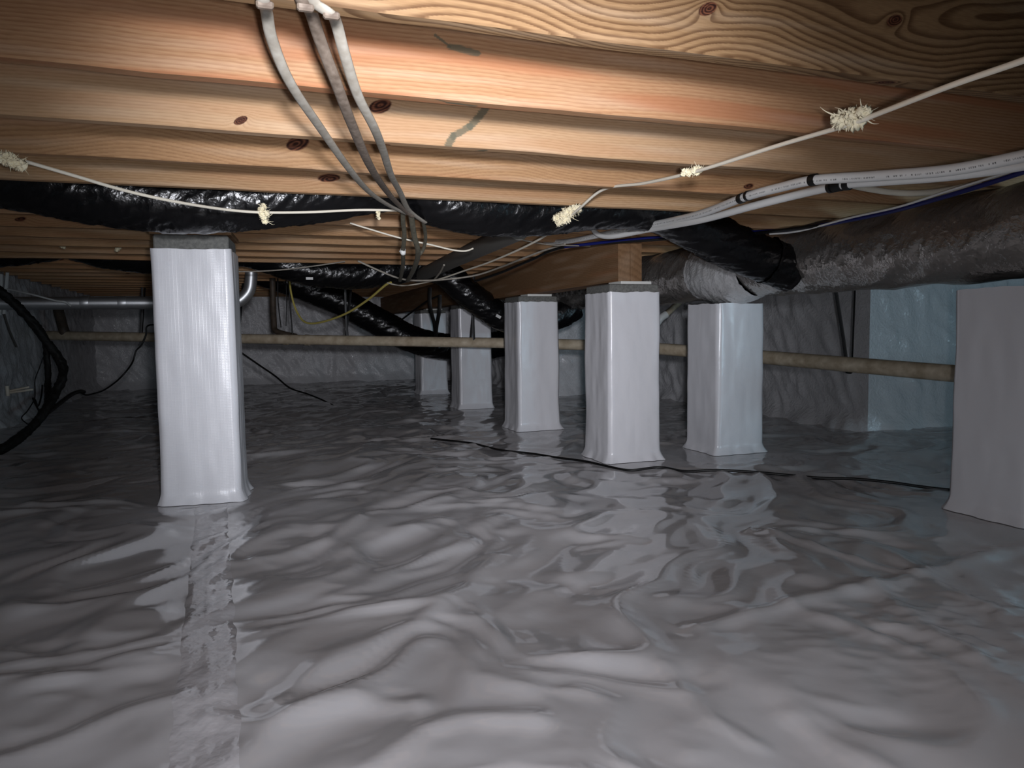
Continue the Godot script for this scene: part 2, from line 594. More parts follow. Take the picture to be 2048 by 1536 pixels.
func build_floor() -> void:
	var v := -1.55
	while v < 11.5:
		floor_rows.append(v)
		v += 0.014 + 0.003 * maxf(v - 2.2, 0.0)
	floor_cols = int((5.65 - FLOOR_U0) / FLOOR_STEP)
	var rows := floor_rows.size()
	floor_h.resize(rows * floor_cols)
	for i in rows:
		for j in floor_cols:
			var u := FLOOR_U0 + j * FLOOR_STEP
			var w := floor_rows[i]
			var p := (u + w * 0.8) * 0.78
			var q := (w - u * 0.8) * 0.78
			var bend := nz.get_noise_2d(u * 0.9 + 5.0, w * 0.9) * 0.35
			var h := nz.get_noise_2d(u * 0.55, w * 0.55 + 9.0) * 0.018
			h += ridge.get_noise_2d(p * 0.55 + bend, q * 1.25 + bend * 1.6) * 0.014
			h += nz.get_noise_2d(p * 1.3 + bend * 3.0, q * 3.4) * 0.0085
			h += ridge.get_noise_2d(p * 2.0 - 7.0 + bend, q * 5.5 + bend * 4.0) * 0.0014
			var crumple := exp(-(pow((u - CRUMPLE.x) / 0.42, 2.0) + pow((w + CRUMPLE.z) / 0.22, 2.0)))
			h += crumple * 0.0055 * ridge.get_noise_2d(u * 7.0 + w * 3.0, w * 9.0 - u * 2.0)
			floor_h[i * floor_cols + j] = h
	var folds := [
		[Vector3(0.018, 0.000, -1.499), Vector3(0.124, 0.000, -1.606), Vector3(0.246, 0.000, -1.693), Vector3(0.384, 0.000, -1.779), Vector3(0.514, 0.000, -1.951), Vector3(0.756, 0.000, -2.303)],
		[Vector3(-0.083, 0.000, -1.487), Vector3(-0.002, 0.000, -1.427), Vector3(0.091, 0.000, -1.450), Vector3(0.180, 0.000, -1.468), Vector3(0.290, 0.000, -1.408)],
		[Vector3(0.170, 0.000, -1.209), Vector3(0.274, 0.000, -1.293), Vector3(0.365, 0.000, -1.310), Vector3(0.491, 0.000, -1.265)],
		[Vector3(-0.438, 0.000, -1.498), Vector3(-0.330, 0.000, -1.544), Vector3(-0.252, 0.000, -1.593), Vector3(-0.162, 0.000, -1.596)],
		[Vector3(-0.074, 0.000, -2.471), Vector3(0.081, 0.000, -2.549), Vector3(0.220, 0.000, -2.650), Vector3(0.398, 0.000, -2.912)],
		[Vector3(1.040, 0.000, -1.536), Vector3(1.463, 0.000, -1.572), Vector3(1.711, -0.000, -1.588), Vector3(1.841, 0.000, -1.620), Vector3(2.311, 0.000, -1.727)],
		[Vector3(1.707, -0.000, -2.210), Vector3(1.759, 0.000, -1.894), Vector3(1.841, 0.000, -1.620)],
		[Vector3(0.973, 0.000, -1.118), Vector3(0.979, 0.000, -0.986), Vector3(0.994, 0.000, -0.893)],
		[Vector3(0.842, 0.000, -1.377), Vector3(0.810, 0.000, -1.162), Vector3(0.839, 0.000, -1.066)],
		[Vector3(1.652, 0.000, -1.603), Vector3(1.552, 0.000, -1.333), Vector3(1.499, 0.000, -1.146)],
	]
	var sizes := [[0.012, 0.035], [0.011, 0.03], [0.012, 0.03], [0.012, 0.03], [0.011, 0.04], [0.013, 0.03], [0.014, 0.022], [0.009, 0.026], [0.007, 0.02], [0.010, 0.028]]
	for k in folds.size():
		var line: Array = folds[k]
		var lo: Vector3 = line[0]
		var hi: Vector3 = line[0]
		for q in line:
			lo = lo.min(q)
			hi = hi.max(q)
		var wide: float = sizes[k][1]
		for i in rows:
			if floor_rows[i] < -hi.z - 0.12 or floor_rows[i] > -lo.z + 0.12:
				continue
			for j in range(maxi(0, int((lo.x - 0.12 - FLOOR_U0) / FLOOR_STEP)), mini(floor_cols, int((hi.x + 0.12 - FLOOR_U0) / FLOOR_STEP))):
				var at := Vector2(FLOOR_U0 + j * FLOOR_STEP, floor_rows[i])
				var near := 9.0
				for s in line.size() - 1:
					var c := Geometry2D.get_closest_point_to_segment(at, Vector2(line[s].x, -line[s].z), Vector2(line[s + 1].x, -line[s + 1].z))
					near = minf(near, c.distance_to(at))
				floor_h[i * floor_cols + j] += sizes[k][0] * exp(-near * near / (wide * wide))
	# the sheet is pressed flat round the foot of each pier
	for f in [[-0.21, 3.63], [2.02, 3.77], [2.01, 5.18], [2.03, 6.83], [2.06, 8.6], [2.70, 3.75], [2.79, 2.01]]:
		for i in rows:
			if absf(floor_rows[i] - f[1]) > 0.55:
				continue
			for j in floor_cols:
				var far: float = maxf(absf(FLOOR_U0 + j * FLOOR_STEP - f[0]), absf(floor_rows[i] - f[1]))
				floor_h[i * floor_cols + j] *= smoothstep(0.15, 0.5, far)
	var pts := PackedVector3Array()
	var uvs := PackedVector2Array()
	for i in rows:
		for j in floor_cols:
			var u := FLOOR_U0 + j * FLOOR_STEP
			pts.append(Vector3(u, floor_h[i * floor_cols + j], -floor_rows[i]))
			uvs.append(Vector2(u, floor_rows[i]))
	var g := Geo.new()
	g.grid(pts, rows, floor_cols, uvs)
	var slab := Transform3D(Basis(), Vector3(1.8, -0.16, -5.0))
	g.box(Vector3(7.7, 0.2, 13.1), 0.01, slab)
	tag(commit("floor", g, mats.liner), "wrinkled pale grey plastic ground sheet covering the whole floor", "floor", "", "structure")
	# taped seam from the foot of the left pier towards the camera
	var line := smooth([Vector3(-0.165, 0, -3.40), Vector3(-0.15, 0, -2.9), Vector3(-0.125, 0, -2.3), Vector3(-0.105, 0, -1.7), Vector3(-0.09, 0, -1.1), Vector3(-0.08, 0, -0.4)], 40)
	var tp := PackedVector3Array()
	var tu := PackedVector2Array()
	for i in line.size():
		for j in 13:
			var s := (j / 12.0 - 0.5)
			var ragged := 1.0 + 0.10 * nz.get_noise_2d(i * 0.09, 40.0 * signf(s))
			var u := line[i].x + s * 0.12 * ragged
			var lift := 0.0016 + 0.0030 * absf(nz.get_noise_2d(u * 20.0, line[i].z * 9.0)) + 0.0022 * exp(-pow(s / 0.05, 2.0))
			if j == 0 or j == 12:
				lift = 0.0004
			tp.append(Vector3(u, ground(u, -line[i].z) + lift, line[i].z))
			tu.append(Vector2(s, line[i].z))
	var tg := Geo.new()
	tg.grid(tp, line.size(), 13, tu)
	tag(commit("seam_tape", tg, mats.tape), "strip of creased shiny seam tape on the floor, leading to the tall left pier", "tape")


func sheet(called: String, a: Vector2, b: Vector2, label: String, sd: float, free := 0) -> void:
	# a liner-covered wall from a to b (x, z); the room lies to the left of the way from a to b
	var long := a.distance_to(b)
	var dir := (b - a) / long
	var inn := Vector2(-dir.y, dir.x)
	var cols := int(long / 0.035) + 2
	var rows := 40
	var pts := PackedVector3Array()
	var uvs := PackedVector2Array()
	for i in rows:
		var y := JOIST_TOP * i / (rows - 1.0)
		for j in cols:
			var s := long * j / (cols - 1.0)
			var out := 0.030 * ridge.get_noise_2d(s * 1.6 + y * 0.9 + sd, y * 0.9 - s * 0.3) + 0.018 * nz.get_noise_2d(s * 5.0 + sd, y * 4.0 + s * 1.5)
			out = absf(out) + 0.008 + 0.10 * pow(clampf(1.0 - y / 0.14, 0, 1), 2.0) * (0.8 + 0.5 * nz.get_noise_2d(s * 2.0, sd))
			# at an outward corner (free 1 at a, 2 at b) the sheet is pulled tight
			var tight := 1.0
			if free == 1:
				tight = clampf(s / 0.15, 0, 1)
			elif free == 2:
				tight = clampf((long - s) / 0.15, 0, 1)
			elif free == 3:
				tight = clampf(minf(s, long - s) / 0.15, 0, 1)
			out = lerpf(0.012, out, tight)
			var w := a + dir * s + inn * out
			pts.append(Vector3(w.x, y - (0.02 if i == 0 else 0.0), w.y))
			uvs.append(Vector2(s, y))
	var g := Geo.new()
	g.grid(pts, rows, cols, uvs)
	var from := a + dir * (0.02 if free == 1 or free == 3 else -0.05)
	var to := b - dir * (0.02 if free >= 2 else -0.05)
	var mid := (from + to) * 0.5 - inn * 0.06
	g.box(Vector3(from.distance_to(to), JOIST_TOP + 0.04, 0.11), 0.004, Transform3D(Basis(Vector3.UP, -dir.angle()), Vector3(mid.x, JOIST_TOP * 0.5, mid.y)))
	tag(commit(called, g, mats.wall), label, "wall", "", "structure")


func build_walls() -> void:
	sheet("wall_back", Vector2(-1.95, -11.4), Vector2(3.2, -11.4), "far wall wrapped in crinkled white plastic behind the drain pipe", 3.0)
	sheet("wall_left", Vector2(-1.95, 1.5), Vector2(-1.95, -11.4), "dim left wall hung with loose folded plastic behind the black hose", 8.0)
	sheet("wall_right", Vector2(4.12, -7.6), Vector2(4.12, -4.038), "right wall face wrapped in plastic, running back from the projecting corner", 14.0, 2)
	sheet("wall_right", Vector2(4.108, -4.05), Vector2(5.6, -4.05), "near face of the projecting plastic-wrapped corner beside the right pier", 20.0, 1)
	sheet("wall_right", Vector2(5.6, -4.05), Vector2(5.6, 1.5), "right end wall beyond the frame, wrapped in white plastic", 26.0)
	sheet("wall_back", Vector2(3.188, -7.6), Vector2(4.12, -7.6), "short dark set-back wall seen between the middle piers", 31.0, 1)
	sheet("wall_right", Vector2(3.2, -11.4), Vector2(3.2, -7.588), "deep right wall far behind the silver trunk duct", 36.0, 2)
	sheet("wall_front", Vector2(5.6, 1.5), Vector2(-1.95, 1.5), "plastic-wrapped wall behind the camera", 41.0)


func build_ceiling() -> void:
	var g := Geo.new()
	g.box(Vector3(7.9, 0.03, 13.2), 0.004, Transform3D(Basis(), Vector3(1.82, JOIST_TOP + 0.016, -4.95)))
	tag(commit("ceiling", g, mats.osb), "board subfloor above the joists", "ceiling", "", "structure")


const ORDER := ["first", "second", "third", "fourth", "fifth", "sixth", "seventh", "eighth", "ninth", "tenth", "eleventh", "twelfth", "thirteenth", "fourteenth", "fifteenth", "sixteenth", "seventeenth", "eighteenth", "nineteenth", "twentieth", "twenty-first", "twenty-second", "twenty-third", "twenty-fourth", "twenty-fifth"]


func build_joists() -> void:
	var said := {
		0: "nearest pine floor joist, at top right, with bold growth rings and a round knot",
		1: "second pine floor joist from the camera, reddish, with a dark streak along its face",
		2: "third pine floor joist from the camera, with a dark oval knot and grey smear",
		4: "fifth pine floor joist from the camera, just before the big black duct, one knot",
	}
	for k in 25:
		var v := 1.23 + 0.4064 * k
		var right := 5.55 if v < 4.0 else (4.06 if v < 7.5 else 3.14)
		var m: Material = mats[["joist_a", "joist_b", "joist_c"][(k * 2 + k / 3) % 3]]
		var tile := [3.0, 3.3, 2.7][(k * 2 + k / 3) % 3] as float
		var shift := k * 0.71
		if k in [0, 1, 2, 4]:
			m = mats["joist%d" % k]
			tile = {0: 2.4, 1: 2.8, 2: 3.2, 4: 3.6}[k]
			shift = {0: 0.4, 1: 0.75, 2: 0.85, 4: 1.15}[k]
		var g := Geo.new()
		var c := 0.003
		var t := 0.038
		# profile going round: near face top, near face bottom, chamfer, underside, chamfer, far face
		var prof := [Vector2(JOIST_TOP, 0), Vector2(JOIST_BOTTOM + c, 0), Vector2(JOIST_BOTTOM, c), Vector2(JOIST_BOTTOM, t - c), Vector2(JOIST_BOTTOM + c, t), Vector2(JOIST_TOP, t)]
		var cuts := 60
		for e in 5:
			var pts := PackedVector3Array()
			var uvs := PackedVector2Array()
			for i in cuts + 1:
				var x := lerpf(ROOM_LEFT + 0.06, right, float(i) / cuts)
				var sag := 0.0022 * nz.get_noise_2d(x * 1.4, k * 3.1) + 0.0012 * nz.get_noise_2d(x * 9.0, k * 5.0)
				for j in 2:
					var q: Vector2 = prof[e + j]
					var low := sag if q.x < JOIST_BOTTOM + 0.01 else 0.0
					var face_v := clampf((JOIST_TOP - q.x) / 0.235, 0.01, 0.99)
					if e == 2:
						face_v = 0.42 + 0.16 * j
					pts.append(Vector3(x, q.x + low, -v - q.y + 0.003 * nz.get_noise_2d(x * 0.5, k * 2.0)))
					uvs.append(Vector2((x + shift) / tile, face_v))
			g.grid(pts, cuts + 1, 2, uvs)
		for x in [ROOM_LEFT + 0.06, right]:
			var ring := []
			for q in prof:
				ring.append(Vector3(x, q.x, -v - q.y))
			g.face(ring, Vector3(1.0, 1.4, -v - 0.02))
		var label: String = said.get(k, ORDER[k] + " pine floor joist counted back from the nearest one")
		tag(commit("floor_joist", g, m), label, "joist", "pine floor joists")


func build_girder() -> void:
	var t := thing("girder", Vector3(2.02, 0.99, -7.4), "built-up brown timber girder lying on the middle row of piers", "beam")
	for k in 4:
		var x0 := 1.944 + 0.0385 * k
		var from := 3.67 + [0.0, 0.006, 0.002, 0.011][k] as float
		var g := Geo.new()
		var c := 0.0025
		var w := 0.0375
		var lo := 1.0
		var hi := JOIST_BOTTOM - 0.003
		var prof := [Vector2(0, hi - c), Vector2(0, lo + c), Vector2(c, lo), Vector2(w - c, lo), Vector2(w, lo + c), Vector2(w, hi - c), Vector2(w - c, hi), Vector2(c, hi), Vector2(0, hi - c)]
		for e in 8:
			var pts := PackedVector3Array()
			var uvs := PackedVector2Array()
			for i in 31:
				var v := lerpf(11.3, from, i / 30.0)
				for j in 2:
					var q: Vector2 = prof[e + j]
					pts.append(Vector3(x0 + q.x, q.y, -v))
					uvs.append(Vector2(v / 3.0 + k * 0.3, clampf((hi - q.y) / 0.26, 0.01, 0.99)))
			g.grid(pts, 31, 2, uvs)
		for v in [from, 11.3]:
			var ring := []
			for e in 8:
				ring.append(Vector3(x0 + prof[e].x, prof[e].y, -v))
			g.face(ring, Vector3(x0 + w / 2, 1.12, -7.0))
		commit("ply", g, mats.girder, t)


# ------------------------------------------------------------------ piers
func pier(u: float, v: float, top: float, cap: float, turn: float, sd: float, m: Material, label: String, shim := true) -> void:
	var wide := 0.305
	var spin := Basis(Vector3.UP, deg_to_rad(turn))
	var near := Vector3(u, 0, -v)
	var mid := near + spin * Vector3(wide / 2, 0, -wide / 2)
	var t := thing("pier", mid, label, "pier", "white wrapped piers")
	var rows := 56
	var per := 22
	var cols := per * 4 + 1
	var high := top - cap
	var pts := PackedVector3Array()
	var uvs := PackedVector2Array()
	for i in rows:
		var y := high * pow(i / (rows - 1.0), 1.5)
		for j in cols:
			var f := float(j % (per * 4)) / per
			var side := int(f)
			var s := (f - side) * 2.0 - 1.0
			# a square with softly rounded corners, going round so that the outside faces out
			var h := wide / 2
			var p := Vector2(s, -1.0)
			var round_off := pow(absf(s), 24.0) * 0.055
			p = Vector2(s * (1.0 - round_off), -1.0 + round_off)
			p = p.rotated(side * PI / 2)
			var puff := 0.009 + 0.0035 * nz.get_noise_3d(p.x * 1.3 + sd, y * 2.4, p.y * 1.3) + 0.0014 * ridge.get_noise_3d(p.x * 1.6 + sd, y * 1.1 + p.x * 0.4, p.y * 1.6)
			puff += 0.004 * (1.0 - s * s) * sin(y * 2.2 + sd)
			var flare := 0.020 * pow(clampf(1.0 - y / 0.055, 0, 1), 1.6) * (1.0 + 0.45 * nz.get_noise_2d(j * 0.14 + sd, 3.0))
			flare += 0.004 * clampf(1.0 - y / 0.25, 0, 1)
			var edge := 1.0 + (puff + flare) / h
			var yy := y
			if i == rows - 1:
				yy += 0.004 * nz.get_noise_2d(j * 0.14, sd)
			# Vector2 (x, z): -1 in z is the far side
			pts.append(mid + spin * Vector3(p.x * h * edge, maxf(yy, 0.0) + 0.002, p.y * h * edge))
			uvs.append(Vector2(f * wide, y))
	var g := Geo.new()
	var turned := PackedVector3Array()
	var tuv := PackedVector2Array()
	for i in rows:
		for j in cols:
			turned.append(pts[i * cols + cols - 1 - j])
			tuv.append(uvs[i * cols + cols - 1 - j])
	g.grid(turned, rows, cols, tuv, true)
	commit("wrap", g, m, t)
	var cg := Geo.new()
	cg.box(Vector3(wide - 0.004, cap + 0.03, wide - 0.004), 0.006, Transform3D(spin, mid + Vector3(0, top - (cap + 0.03) / 2, 0)))
	commit("cap_block", cg, mats.cap, t)
	var core := Geo.new()
	core.box(Vector3(wide - 0.02, high, wide - 0.02), 0.004, Transform3D(spin, mid + Vector3(0, high / 2, 0)))
	commit("block_core", core, mats.cap, t)
	if shim:
		var sg := Geo.new()
		sg.box(Vector3(0.19, 1.0 - top, 0.15), 0.002, Transform3D(spin, mid + Vector3(0.02, (1.0 + top) / 2, 0.06)))
		commit("shim", sg, mats.shim, t)


func build_piers() -> void:
	pier(-0.358, 3.494, 1.165, 0.062, -5.0, 1.0, mats.net, "tall white wrapped pier standing alone at left, grey block on top, glossy front", false)
	pier(1.867, 3.62, 0.983, 0.046, 0.0, 2.0, mats.wrap, "white wrapped pier under the end of the timber girder")
	pier(1.86, 5.03, 0.983, 0.042, 0.0, 3.0, mats.wrap, "white wrapped girder pier directly left of the one under the girder end")
	pier(1.88, 6.68, 0.983, 0.04, 0.0, 4.0, mats.wrap, "second farthest girder pier, crossed by the drain pipe, its wrap half lit")
	pier(1.91, 8.45, 0.983, 0.04, 0.0, 5.0, mats.wrap, "farthest and smallest white girder pier, behind the sagging black duct")
	pier(2.55, 3.6, 0.875, 0.0, 0.0, 6.0, mats.wrap, "bluish white wrapped pier under the foil joint of the silver trunk duct", false)
	pier(2.64, 1.857, 0.872, 0.0, 0.0, 7.0, mats.wrap, "white wrapped pier cut off by the right edge, beneath the silver trunk", false)
	# wooden packing between the left pier and its joist
	var pk := thing("packing_block", Vector3(-0.2, 1.165, -3.63), "pale wooden packing on top of the tall left pier", "block")
	var g := Geo.new()
	g.box(Vector3(0.33, 0.02, 0.32), 0.003, Transform3D(Basis(Vector3.UP, deg_to_rad(-5.0)), Vector3(-0.193, 1.176, -3.633)))
	commit("plate", g, mats.girder, pk)
	g = Geo.new()
	g.box(Vector3(0.2, 0.068, 0.09), 0.003, Transform3D(Basis(), Vector3(-0.193, 1.220, -3.68)))
	commit("block", g, mats.girder, pk)


# ------------------------------------------------------------------ ducts
func flex(called: String, pts: Array, r: float, r_end: float, label: String, sd: float) -> Node3D:
	var path := even(smooth(pts, 10), 0.012)
	var t := thing(called, path[0], label, "duct", "black flexible ducts")
	var g := Geo.new()
	g.tube(path, func(s, a, k):
		var rr := lerpf(r, r_end, smoothstep(0.55, 0.95, k))
		var c := cos(a)
		var d := sin(a)
		var w := 0.0042 * nz.get_noise_3d(s * 7.0 + sd, c * 1.4, d * 1.4)
		w += 0.0065 * ridge.get_noise_3d(s * 10.0 + a * 1.9 + sd, c * 0.7, d * 0.7)
		w += 0.0030 * ridge.get_noise_3d(s * 26.0 + a * 3.0, c * 1.6 + sd, d * 1.6)
		return rr + w, 44)
	commit("sleeve", g, mats.black, t)
	return t


func build_ducts() -> void:
	var near := flex("flexible_duct", [Vector3(-1.88, 1.30, -3.08), Vector3(-1.004, 1.317, -3.080), Vector3(-0.787, 1.311, -3.080), Vector3(-0.496, 1.264, -3.080), Vector3(-0.179, 1.242, -3.080), Vector3(0.223, 1.290, -3.080), Vector3(0.459, 1.339, -3.080), Vector3(0.623, 1.360, -3.080), Vector3(0.770, 1.306, -3.080), Vector3(0.923, 1.273, -3.080), Vector3(1.086, 1.265, -3.080), Vector3(1.269, 1.277, -3.080), Vector3(1.489, 1.302, -3.080), Vector3(1.694, 1.311, -3.080), Vector3(1.879, 1.289, -3.080), Vector3(2.111, 1.184, -3.070), Vector3(2.347, 1.097, -3.060), Vector3(2.556, 1.034, -3.050)], 0.118, 0.108, "nearest black flexible duct, sagging twice below the joists into the silver trunk", 0.0)
	# the gathered and taped end where it meets the trunk
	var g := Geo.new()
	g.tube(even(smooth([Vector3(2.447, 1.067, -3.055), Vector3(2.507, 1.048, -3.050), Vector3(2.581, 1.027, -3.050)], 8), 0.006), func(s, a, k): return 0.117 - 0.018 * sin(k * PI) + 0.006 * ridge.get_noise_2d(a * 3.0, s * 20.0), 40)
	commit("collar", g, mats.black, near)
	var tag_mark := Geo.new()
	var mid := flex("flexible_duct", [Vector3(-1.88, 1.22, -5.92), Vector3(-1.962, 1.299, -5.920), Vector3(-1.540, 1.332, -5.920), Vector3(-1.275, 1.369, -5.920), Vector3(-1.153, 1.399, -5.920), Vector3(-0.941, 1.339, -5.920), Vector3(-0.657, 1.303, -5.920), Vector3(-0.293, 1.315, -5.920), Vector3(-0.017, 1.361, -5.920), Vector3(0.194, 1.310, -5.920), Vector3(0.447, 1.228, -5.920), Vector3(0.786, 1.198, -5.920), Vector3(1.101, 1.230, -5.920), Vector3(1.345, 1.269, -5.920), Vector3(1.551, 1.216, -5.920), Vector3(1.697, 1.083, -5.920), Vector3(1.855, 0.968, -5.920), Vector3(2.065, 0.838, -5.920), Vector3(2.336, 0.802, -5.920), Vector3(2.570, 0.865, -5.920), Vector3(2.713, 0.933, -5.920)], 0.118, 0.11, "second black flexible duct, sagging behind the middle piers under the girder", 20.0)
	tag_mark.box(Vector3(0.052, 0.02, 0.004), 0.001, Transform3D(Basis(Vector3.RIGHT, 0.15), Vector3(0.467, 1.147, -5.790)))
	commit("tag", tag_mark, mats.white, mid)
	tag_mark = Geo.new()
	tag_mark.box(Vector3(0.045, 0.024, 0.004), 0.001, Transform3D(Basis(Vector3.BACK, -0.5), Vector3(1.966, 0.853, -5.800)))
	commit("tag", tag_mark, mats.white, mid)
	flex("flexible_duct", [Vector3(-0.397, 1.497, -8.000), Vector3(-0.074, 1.454, -8.000), Vector3(0.256, 1.343, -8.000), Vector3(0.647, 1.199, -8.000), Vector3(1.001, 1.043, -8.000), Vector3(1.365, 0.840, -8.000), Vector3(1.743, 0.645, -8.000), Vector3(2.165, 0.555, -8.000), Vector3(2.665, 0.573, -8.000), Vector3(3.281, 0.735, -8.000), Vector3(3.536, 0.820, -8.000)], 0.145, 0.14, "farthest black flexible duct, dropping behind the drain pipe and girder piers", 40.0)
	# silver trunk
	var t := thing("trunk_duct", Vector3(2.7, 0.895, -3.5), "large silver foil trunk duct running above the right row of piers", "duct")
	var path := PackedVector3Array()
	for i in 540:
		path.append(Vector3(2.7 + 0.008 * sin(i * 0.03), 1.079 + 0.006 * sin(i * 0.05 + 1.0), 1.3 - i * 0.0185))
	g = Geo.new()
	g.tube(path, func(s, a, _k):
		# a runs from the top (0) down the left side to the bottom; the outer jacket is pinched in a line of short creases low on the left
		var w := 0.004 * nz.get_noise_3d(s * 3.0, cos(a), sin(a))
		var low := exp(-pow((a - 1.78) / 0.26, 2.0)) + exp(-pow((a - TAU + 1.78) / 0.26, 2.0))
		w += 0.016 * low * ridge.get_noise_3d(s * 15.0, a * 1.2, 4.0)
		w += 0.009 * ridge.get_noise_3d(s * 2.2 + 0.35 * a, cos(a) * 0.5, sin(a) * 0.5)
		return 0.172 + w, 72)
	commit("jacket", g, mats.foil, t)
	# bulging foil joint over the bluish pier
	g = Geo.new()
	var jp := PackedVector3Array()
	for i in 60:
		jp.append(Vector3(2.69, 1.075, -3.42 - i * 0.0085))
	g.tube(jp, func(s, a, k):
		var w := 0.007 * ridge.get_noise_3d(s * 9.0, cos(a) * 2.2, sin(a) * 2.2 + 5.0)
		return 0.165 + 0.040 * sin(clampf(k * 1.04, 0, 1) * PI) + w, 60)
	commit("foil_joint", g, mats.crumpled_foil, t)
	# rigid steel vent pipe along the far wall
	t = thing("vent_pipe", Vector3(-1.88, 1.0, -6.66), "thin shiny round steel vent pipe near the far wall, with an elbow", "pipe")
	g = Geo.new()
	g.tube(even(smooth([Vector3(-1.9, 0.995, -6.66), Vector3(-1.558, 0.994, -6.660), Vector3(-0.901, 0.997, -6.660), Vector3(-0.192, 0.997, -6.660), Vector3(-0.066, 1.005, -6.660), Vector3(0.007, 1.056, -6.660), Vector3(0.049, 1.127, -6.660), Vector3(0.065, 1.253, -6.660)], 8), 0.02), func(_s, _a, _k): return 0.05, 28)
	commit("pipe", g, mats.steel, t)
	for px in [Vector3(-1.184, 0.997, -6.660), Vector3(-0.919, 0.997, -6.660), Vector3(-0.145, 0.997, -6.660)]:
		g = Geo.new()
		var at: Vector3 = px
		g.tube(PackedVector3Array([at - Vector3(0.03, 0, 0), at - Vector3(0.02, 0, 0), at, at + Vector3(0.02, 0, 0), at + Vector3(0.03, 0, 0)]), func(_s, _a, k): return 0.0515 + 0.004 * sin(k * PI), 28)
		commit("crimp", g, mats.steel, t)


func strap(front: Vector3, low: Vector3, back: Vector3, m: Material, label: String, across := Vector3(0, 0, 1)) -> void:
	var g := Geo.new()
	var pts := [front, front.lerp(low, 0.5), low + Vector3(0, 0.07, 0) + across * 0.05, low + Vector3(0, 0.012, 0) + across * 0.04, low + Vector3(0, -0.003, 0), low + Vector3(0, 0.012, 0) - across * 0.04, low + Vector3(0, 0.07, 0) - across * 0.05, back]
	g.tube(smooth(pts, 5), func(_s, _a, _k): return 0.011, 10, true, 0.14, across)
	tag(commit("hanger_strap", g, m), label, "strap", "dark drain pipe straps")


